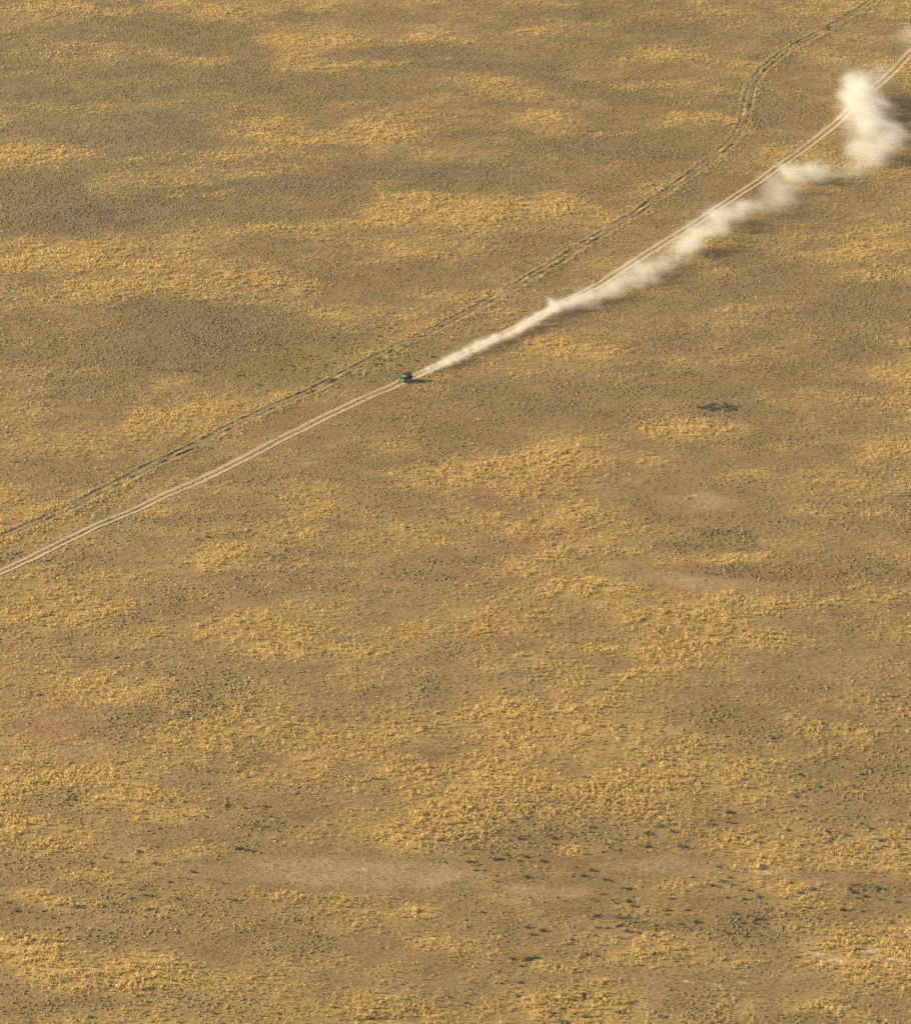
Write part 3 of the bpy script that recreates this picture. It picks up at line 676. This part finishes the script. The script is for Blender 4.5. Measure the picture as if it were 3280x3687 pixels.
for s in (-1, 1):
    part('headlight', lambda bm: cyl(bm, (2.12, s * .455, .86), .105, .07, 'x'), m_chrome, car, 0)
    fd = part('fender', lambda bm: bx(bm, WB - .58, WB + .52, *sorted((s * .57, s * .93)), .91, .99, .16, .0), m_black, car, .02)
    part('fender_nose', lambda bm: bx(bm, WB + .525, WB + .64, *sorted((s * .605, s * .92)), .58, .99, 0, .03), m_lime, fd, .02, 'bright green nose of the fender')
    part('turn_lamp', lambda bm: bx(bm, WB + .645, WB + .67, *sorted((s * .72, s * .86)), .76, .84), m_chrome, car, .006)
    part('rear_fender', lambda bm: (bx(bm, -WB - .56, -WB + .56, *sorted((s * .815, s * .93)), .92, 1.0, .14, .14), bx(bm, -WB - .60, -WB - .50, *sorted((s * .815, s * .93)), .66, .92), bx(bm, -WB + .50, -WB + .60, *sorted((s * .815, s * .93)), .66, .92)), m_trim, car, .015)
    part('side_step', lambda bm: bx(bm, -.85, .85, *sorted((s * .80, s * .95)), .42, .50), m_plate, car, .015, 'dusty grey side step')
    for x0, x1 in ((.10, .98), (-.84, .05)):
        d = part('door', lambda bm: bx(bm, x0, x1, *sorted((s * .80, s * .835)), .56, 1.17), m_body, car, .015)
        part('handle', lambda bm: bx(bm, x0 + .06, x0 + .22, *sorted((s * .837, s * .865)), 1.03, 1.08), m_trim, d, .008)
        part('window', lambda bm: prism(bm, [[(x0 + .06, s * .775, 1.20), (x1 - .06, s * .775, 1.20), (x1 - .06, s * .79, 1.20), (x0 + .06, s * .79, 1.20)],
             [(x0 + .06, s * .705, 1.68), (x1 - (.34 if x0 > 0 else .06), s * .705, 1.68), (x1 - (.34 if x0 > 0 else .06), s * .72, 1.68), (x0 + .06, s * .72, 1.68)]]), m_glass, car, 0)
    part('rear_side_window', lambda bm: prism(bm, [[(-1.98, s * .775, 1.22), (-.96, s * .775, 1.22), (-.96, s * .79, 1.22), (-1.98, s * .79, 1.22)],
             [(-1.93, s * .705, 1.68), (-.96, s * .705, 1.68), (-.96, s * .72, 1.68), (-1.93, s * .72, 1.68)]]), m_glass, car, 0)
    mr = part('mirror', lambda bm: (bx(bm, .80, .90, *sorted((s * .87, s * 1.03)), 1.16, 1.36), bx(bm, .83, .87, *sorted((s * .80, s * .88)), 1.18, 1.22)), m_trim, car, .012)
    part('tail_light', lambda bm: bx(bm, -2.16, -2.11, *sorted((s * .66, s * .79)), .84, 1.06), m_red, car, .01)
    for wx in (WB, -WB):
        w = bpy.data.objects.new('wheel', None); C.objects.link(w); w.parent = car; w.location = (wx, s * .78, .40)
        def tyre(bm):
            cyl(bm, (0, 0, 0), .40, .25, 'y', 36)
            for q in range(18):
                t = q / 18 * 2 * math.pi
                mm = Matrix.Rotation(t, 4, 'Y') @ Matrix.Translation((0, 0, .40))
                bmesh.ops.create_cube(bm, size=1, matrix=mm @ Matrix.Diagonal((.055, .22, .03, 1)))
        part('tyre', tyre, m_tyre, w, 0)
        def rim(bm):
            cyl(bm, (0, s * .118, 0), .235, .03, 'y', 24)
            for q in range(5):
                mm = Matrix.Rotation(q / 5 * 2 * math.pi, 4, 'Y') @ Matrix.Translation((0, s * .14, .12))
                bmesh.ops.create_cube(bm, size=1, matrix=mm @ Matrix.Diagonal((.06, .03, .20, 1)))
        part('rim', rim, m_rim, w, 0)
part('bumper', lambda bm: bx(bm, 2.15, 2.34, -.88, .88, .44, .72, 0, .03), m_lime, car, .03, 'green front bumper')
part('rear_bumper', lambda bm: bx(bm, -2.30, -2.14, -.82, .82, .48, .64), m_trim, car, .02)
# cabin: pillars and hard top
def cabin(bm):
    for s in (-1, 1):
        for x0, x1 in ((.0, .10), (-.96, -.84), (-2.10, -1.99)):
            prism(bm, [[(x0, s * .74, 1.165), (x1, s * .74, 1.165), (x1, s * .80, 1.165), (x0, s * .80, 1.165)], [(x0, s * .67, 1.72), (x1, s * .67, 1.72), (x1, s * .73, 1.72), (x0, s * .73, 1.72)]])
    prism(bm, [[(-2.10, -.74, 1.165), (-2.10, .74, 1.165), (-2.04, .74, 1.165), (-2.04, -.74, 1.165)], [(-2.04, -.67, 1.72), (-2.04, .67, 1.72), (-1.98, .67, 1.72), (-1.98, -.67, 1.72)]])
part('cabin_frame', cabin, m_black, car, 0)
part('rear_window', lambda bm: prism(bm, [[(-2.135, -.58, 1.26), (-2.135, .58, 1.26), (-2.12, .58, 1.26), (-2.12, -.58, 1.26)], [(-2.085, -.54, 1.66), (-2.085, .54, 1.66), (-2.07, .54, 1.66), (-2.07, -.54, 1.66)]]), m_glass, car, 0)
part('roof', lambda bm: bx(bm, -2.12, .66, -.76, .76, 1.72, 1.86, .05, .06, .06), m_black, car, .04, 'black hard top')
wf = part('windshield_frame', lambda bm: [prism(bm, [[(.98, y0, 1.185), (1.03, y0, 1.185), (1.03, y1, 1.185), (.98, y1, 1.185)], [(.60, y0, 1.74), (.65, y0, 1.74), (.65, y1, 1.74), (.60, y1, 1.74)]]) for y0, y1 in ((-.76, -.70), (.70, .76))] + [bx(bm, .60, .67, -.70, .70, 1.68, 1.74), bx(bm, .97, 1.04, -.70, .70, 1.185, 1.23)], m_black, car, .006)
part('windshield', lambda bm: prism(bm, [[(.98, -.70, 1.232), (1.0, -.70, 1.232), (1.0, .70, 1.232), (.98, .70, 1.232)], [(.645, -.70, 1.68), (.665, -.70, 1.68), (.665, .70, 1.68), (.645, .70, 1.68)]]), m_wind, wf, 0)
sw = bpy.data.objects.new('spare_wheel', None); C.objects.link(sw); sw.parent = car; sw.location = (-2.30, 0, 1.02)
part('tyre', lambda bm: cyl(bm, (0, 0, 0), .40, .24, 'x', 32), m_tyre, sw, .03)
part('rim', lambda bm: cyl(bm, (-.125, 0, 0), .22, .02, 'x', 24), m_rim, sw, 0)
#@@DUST
# ---------------------------------------------------------------- the dust the wheels throw up
def dust_mat():
    m, nt, out = mat('airborne_dust')
    v = N(nt, 'ShaderNodeVolumePrincipled')
    v.inputs['Color'].default_value = (.935, .925, .835, 1)
    v.inputs['Density'].default_value = 1.0; v.inputs['Anisotropy'].default_value = .15
    nt.links.new(v.outputs[0], out.inputs['Volume'])
    return m
m_dust = dust_mat()

def noise3(x, y, z, scale, seed):
    return (noise(x + .37 * z, y - .71 * z, scale, seed) + noise(y * .9 + 31, z * 1.9 + x * .3, scale, seed + 1) + noise(z * 1.9 - 17, x * .9 + y * .3, scale, seed + 2)) / 1.9

CLOUDS = []
def dust_cloud(puffs, seed, soft=1.0, thin=1.0):
    """one stretch of the trail; puffs: (u, v, radius in photograph px, peak density, height of the middle in radii)"""
    P = []
    for u, v, r, a, *rest in puffs:
        g = at(u, v); s = F / math.hypot(g.y, CAM_H)
        rm = soft * 1.22 * r / s; a *= (.58 if thin == 1 else .8) * thin
        c = at(u, v, max(.35, rm * (rest[0] if rest else .75)))
        P.append((c.x, c.y, c.z - float(height(c.x, c.y)), rm, a))
    CLOUDS.append((np.array(P), seed, soft))

def dust_density(x, y, z, P, seed, soft):
    """density at points z metres above the ground"""
    big = np.median(P[:, 3]); wob = (.55 if soft <= 1 else .8) * big
    wx = x + wob * noise3(x, y, z, big * 1.5, seed) + .22 * wob * noise3(x, y, z, big * .55, seed + 5)
    wy = y + 1.5 * wob * noise3(x + 90, y, z, big * 1.7, seed + 9) + .3 * wob * noise3(x, y, z, big * .6, seed + 14)
    wz = z + .5 * wob * noise3(x, y + 70, z, big * 1.4, seed + 18) + .22 * wob * noise3(x, y, z, big * .5, seed + 23)
    d = np.zeros(len(x))
    for cx, cy, cz, rm, a in P:
        q = ((wx - cx) / rm) ** 2 + ((wy - cy) / (1.35 * rm)) ** 2 + ((wz - cz) / (.85 * rm)) ** 2
        d += a * np.exp(-1.25 * q)
    f = .5 * noise3(x, y, z, big * .9, seed + 30) + .3 * noise3(x, y, z, big * .42, seed + 36) + .2 * noise3(x, y, z, max(big * .2, .7), seed + 41)
    return np.clip(d * np.clip(1 + (1.3 if soft <= 1 else 1.5) * f, .12 if soft <= 1 else .25, 3) - .0015, 0, None)

def build_dust(label, vox):
    A = at(1459, 1372); B = at(3280, 150); th = math.atan2(B.y - A.y, B.x - A.x); ct, st = math.cos(th), math.sin(th)
    P = np.concatenate([c[0] for c in CLOUDS])
    lx = (P[:, 0] - A.x) * ct + (P[:, 1] - A.y) * st; ly = -(P[:, 0] - A.x) * st + (P[:, 1] - A.y) * ct
    r = P[:, 3]
    lo = np.array([(lx - 3 * r).min(), (ly - 3 * r).min(), -2.0]); hi = np.array([(lx + 3 * r).max(), (ly + 3 * r).max(), (P[:, 2] + 2.1 * r).max()])
    n = ((hi - lo) / vox).astype(int) + 1; hi = lo + (n - 1) * vox
    X, Y, Z = (t.ravel() for t in np.meshgrid(*[lo[i] + np.arange(n[i]) * vox[i] for i in range(3)], indexing='ij'))
    wx, wy = A.x + X * ct - Y * st, A.y + X * st + Y * ct
    hz = Z - height(wx, wy)
    D = np.zeros(len(X))
    for Pc, seed, soft in CLOUDS:
        near = np.zeros(len(X), bool)
        for cx, cy, cz, rm, a in Pc:
            k0, k1 = int(((cx - A.x) * ct + (cy - A.y) * st - 3.2 * rm - lo[0]) / vox[0]), int(((cx - A.x) * ct + (cy - A.y) * st + 3.2 * rm - lo[0]) / vox[0]) + 1
            sl = slice(max(k0, 0) * n[1] * n[2], max(k1, 0) * n[1] * n[2])
            near[sl] |= (np.abs(wx[sl] - cx) < 2.8 * rm) & (np.abs(wy[sl] - cy) < 3.2 * rm) & (hz[sl] > -.4) & (hz[sl] < cz + 2.4 * rm)
        I_ = np.where(near)[0]
        D[I_] += dust_density(wx[I_], wy[I_], hz[I_], Pc, seed, soft)
    edge = np.minimum.reduce([(X - lo[0]) / vox[0], (hi[0] - X) / vox[0], (Y - lo[1]) / vox[1], (hi[1] - Y) / vox[1], (hi[2] - Z) / vox[2]]) / 3
    D *= np.clip(edge, 0, 1) * np.clip((hz + .25) / .35, 0, 1)
    D = np.where(D > .0025, D, 0)
    me = bpy.data.meshes.new('dust_cloud'); me.vertices.add(len(D))
    at_ = me.attributes.new('d', 'FLOAT', 'POINT'); at_.data.foreach_set('value', D.astype(np.float32))
    o = bpy.data.objects.new('dust_cloud', me); C.objects.link(o); o.location = (A.x, A.y, 0); o.rotation_euler = (0, 0, th)
    ng = bpy.data.node_groups.new('dust_volume', 'GeometryNodeTree')
    ng.interface.new_socket('Geometry', in_out='INPUT', socket_type='NodeSocketGeometry')
    ng.interface.new_socket('Geometry', in_out='OUTPUT', socket_type='NodeSocketGeometry')
    nd = ng.nodes; L = ng.links.new
    gi, go = nd.new('NodeGroupInput'), nd.new('NodeGroupOutput')
    vc = nd.new('GeometryNodeVolumeCube'); vc.inputs['Min'].default_value = lo; vc.inputs['Max'].default_value = hi
    for k, ax_ in enumerate('XYZ'): vc.inputs['Resolution ' + ax_].default_value = int(n[k])
    pos = nd.new('GeometryNodeInputPosition'); sep = nd.new('ShaderNodeSeparateXYZ'); L(pos.outputs[0], sep.inputs[0])
    def fm(op, a, b):
        q = nd.new('ShaderNodeMath'); q.operation = op
        for i, t in enumerate((a, b)):
            if isinstance(t, (int, float)): q.inputs[i].default_value = t
            elif t is not None: L(t, q.inputs[i])
        return q.outputs[0]
    ix = [fm('ROUND', fm('DIVIDE', fm('SUBTRACT', sep.outputs[k], float(lo[k])), float(vox[k])), None) for k in range(3)]
    ix = [fm('MINIMUM', fm('MAXIMUM', ix[k], 0.0), float(n[k] - 1)) for k in range(3)]
    # integer arithmetic keeps large indices exact
    def im(op, a, b):
        q = nd.new('FunctionNodeIntegerMath'); q.operation = op
        for i, t in enumerate((a, b)):
            if isinstance(t, int): q.inputs[i].default_value = t
            else: L(t, q.inputs[i])
        return q.outputs[0]
    def toint(s):
        q = nd.new('FunctionNodeFloatToInt'); q.rounding_mode = 'ROUND'; L(s, q.inputs[0]); return q.outputs[0]
    jx = [toint(s) for s in ix]
    idx = im('ADD', im('ADD', im('MULTIPLY', jx[0], int(n[1] * n[2])), im('MULTIPLY', jx[1], int(n[2]))), jx[2])
    na = nd.new('GeometryNodeInputNamedAttribute'); na.data_type = 'FLOAT'; na.inputs[0].default_value = 'd'
    si = nd.new('GeometryNodeSampleIndex'); si.data_type = 'FLOAT'; si.domain = 'POINT'
    L(gi.outputs[0], si.inputs['Geometry']); L(na.outputs[0], si.inputs['Value']); L(idx, si.inputs['Index'])
    L(si.outputs[0], vc.inputs['Density'])
    sm = nd.new('GeometryNodeSetMaterial'); sm.inputs['Material'].default_value = m_dust
    L(vc.outputs[0], sm.inputs[0]); L(sm.outputs[0], go.inputs[0])
    md = o.modifiers.new('dust_volume', 'NODES'); md.node_group = ng
    me.materials.append(m_dust)
    tag(o, label, 'dust', kind='stuff')
    print('dust', n, n.prod())
    return o

def cr(ox, oy, k, L): return [(ox + a / k, oy + b / k, r / k, *rest) for a, b, r, *rest in L]
dust_cloud(cr(1400, 900, 3.03, [
    (285,1385,16,.8,.5),(330,1368,20,.9,.5),(385,1345,26,.9,.5),(445,1318,32,.9,.55),(510,1287,36,.9,.55),(580,1255,40,.9,.6),(650,1222,44,.9,.6),(720,1190,48,.85,.6),
    (610,1190,22,.6,1.2),(700,1160,26,.6,1.2),(420,1290,16,.7,1.3),(350,1340,12,.7,1.3),(480,1265,18,.6,1.3),(540,1235,20,.6,1.3),
    (800,1150,50,.8,.6),(870,1110,50,.8,.6),(830,1085,28,.6,1.2),(950,1070,52,.8,.6),(1030,1040,52,.8,.6),(960,1010,32,.5,1.2),(1100,1010,48,.8,.6),(1180,975,46,.85,.6),(1150,950,30,.5,1.2),
    (1260,950,44,.85,.6),(1330,915,42,.85,.6),(1300,890,22,.5,1.1),(1400,890,42,.85,.6),(1470,860,40,.8,.6),(1540,825,42,.8,.6)]), 400)
dust_cloud(cr(1900, 600, 3.03, [
    (-70,1770,44,.7,.6),(-10,1745,48,.6,.6),(60,1700,48,.6,.6),(90,1640,38,.45,1.0),(130,1610,34,.4,1.0),(160,1640,46,.5,.7),(230,1590,52,.6,.7),(290,1560,60,.6,.7),(290,1480,40,.45,1.2),(240,1460,26,.3,1.2),(340,1525,56,.55,.7),
    (400,1515,54,.5,.7),(470,1485,54,.5,.7),(540,1460,56,.42,.7),(600,1440,56,.4,.8),(680,1410,60,.4,.8),(760,1390,58,.3,.8),(840,1360,60,.35,.9),(920,1320,56,.4,1.0),(900,1390,60,.2,.8),(980,1280,60,.2,.8),(1020,1300,80,.1,.8),
    (1500,1130,60,.1,.8),(1380,1240,60,.1,.8),(1000,1385,54,.2,.8),(1080,1380,46,.12,.8),(700,1480,80,.1,.6),(560,1510,70,.12,.6)]), 430, 1.02, .8)
dust_cloud(cr(1900, 600, 3.03, [
    (1050,1210,62,.2,.8),(1110,1150,78,.2,.9),(1210,1120,70,.18,.9),(1170,1230,78,.2,.8),(1290,1170,80,.2,.8),(1240,1260,60,.12,.8),(1320,1200,60,.22,.8),(1150,1070,50,.25,1.0),(1270,1100,60,.22,.9),
    (1370,1090,64,.2,.9),(1400,1020,62,.2,.9),(1490,1010,70,.2,.9),(1590,990,74,.17,.9),(1680,960,74,.14,.9),(1480,1060,60,.08,.8),
    (1640,850,76,.22,.8),(1710,830,80,.24,.9),(1700,890,60,.22,.8),(1790,800,90,.34,.9),(1860,760,90,.28,.9),(1760,900,60,.18,.8),(1850,860,70,.2,.8),(1630,790,50,.14,.8),
    (1960,720,80,.2,.9),(2040,700,80,.18,.9)]) + cr(2400, 300, 3.636, [(560,1800,120,.2,.9),(680,1770,110,.17,.9),(800,1740,110,.16,.9),(880,1700,110,.16,.9),(950,1690,100,.18,.9),(1030,1640,95,.16,.9),(1180,1590,110,.07,.8),(1330,1600,120,.055,.8),(1480,1560,110,.05,.8),(1300,1500,100,.05,.8),(1450,1480,120,.04,.8),(1560,1420,120,.04,.8)]), 460, 1.1, .66)
dust_cloud(cr(2780, 400, 3.636, [
    (-60,960,110,.05,.8),(60,950,110,.06,.8),(220,790,80,.22,.9),(270,840,90,.24,.9),(370,830,90,.16,.9),(460,850,90,.16,.9),(540,790,95,.19,.9),(620,760,90,.18,.9),(600,850,90,.12,.8),(330,920,110,.08,.8),
    (720,780,95,.09,.9),(830,780,90,.07,.9),(950,785,95,.085,.9),(1060,755,100,.085,.9),(1160,715,105,.085,.9),(1250,680,105,.08,.9),(150,1060,110,.035,.8),(300,1080,110,.03,.8),(700,900,90,.03,.8),(450,650,90,.03,.9),(60,1020,110,.04,.8),(200,980,120,.05,.8)]), 490, 1.15, .7)
dust_cloud(cr(2780, 0, 3.636, [
    (1080,1010,90,.13,1.3),(1110,1090,110,.24,1.3),(1140,1180,120,.34,1.2),(1130,1270,125,.38,1.1),(1110,1360,125,.38,.9),(1050,1430,110,.32,.8),(960,1460,90,.18,.7),(1180,1440,110,.26,.8),(1200,1090,90,.12,1.3),
    (1240,1180,90,.12,1.2),(1020,1180,70,.10,1.3),(980,1350,60,.08,1.2),(860,1480,60,.03,1.0),(1250,1540,120,.16,.8),(1180,1590,110,.15,.7),(1340,1500,120,.07,.9),(1290,1640,120,.14,.8),(1420,1560,120,.05,.9),
    (1350,1020,110,.05,1.3),(1450,960,120,.03,1.3),(900,860,120,.012,1.3),(1040,930,100,.03,1.3),(1450,1340,90,.025,1.0),(1350,1310,80,.03,1.0)])
    + cr(2780, 400, 3.636, [(1200,260,120,.12,.8),(1300,210,110,.09,.9),(1420,260,110,.07,.9),(1560,250,110,.08,1.0),(1660,290,100,.08,1.0),(1600,360,110,.07,.9),(1480,400,110,.09,.9),(1350,400,110,.09,.8),
    (1130,480,100,.13,.8),(1220,500,110,.15,.8),(1310,560,110,.15,.8),(1380,490,110,.13,.8),(1470,510,100,.09,.9),(1270,620,90,.06,.7),(1380,620,90,.06,.7),(1050,600,100,.035,.8),(950,470,70,.02,1.0),(1250,60,120,.1,.8),(1180,140,110,.1,.8)]), 520, 1.2, .78)
dust_cloud(cr(2780, 0, 3.636, [
    (1650,560,110,.02,1.3),(1700,480,110,.045,1.3),(1790,470,120,.055,1.3),(1880,420,130,.06,1.3),(1980,380,130,.06,1.3),(1760,560,110,.035,1.2),(1900,560,120,.03,1.2),(1600,700,130,.014,1.2),(1500,830,130,.014,1.2)]), 560, 1.05, .5)
build_dust('cream dust trail streaming off the wheels and drifting beside the road to the top right', np.array([.5, .42, .42]))

# ---------------------------------------------------------------- the air between the camera and the prairie
bm = bmesh.new(); bx(bm, -900, 900, -400, 4500, -8, 440)
bmesh.ops.recalc_face_normals(bm, faces=bm.faces)
me = bpy.data.meshes.new('haze'); bm.to_mesh(me); bm.free()
haze = bpy.data.objects.new('haze', me); C.objects.link(haze)
m, nt, out = mat('thin_air_haze')
v = N(nt, 'ShaderNodeVolumePrincipled'); v.inputs['Color'].default_value = (.93, .92, .88, 1)
v.inputs['Density'].default_value = 2.2e-5; v.inputs['Anisotropy'].default_value = .3
nt.links.new(v.outputs[0], out.inputs['Volume']); me.materials.append(m)
tag(haze, 'thin warm haze lying between the camera and the far prairie', 'haze', kind='stuff')
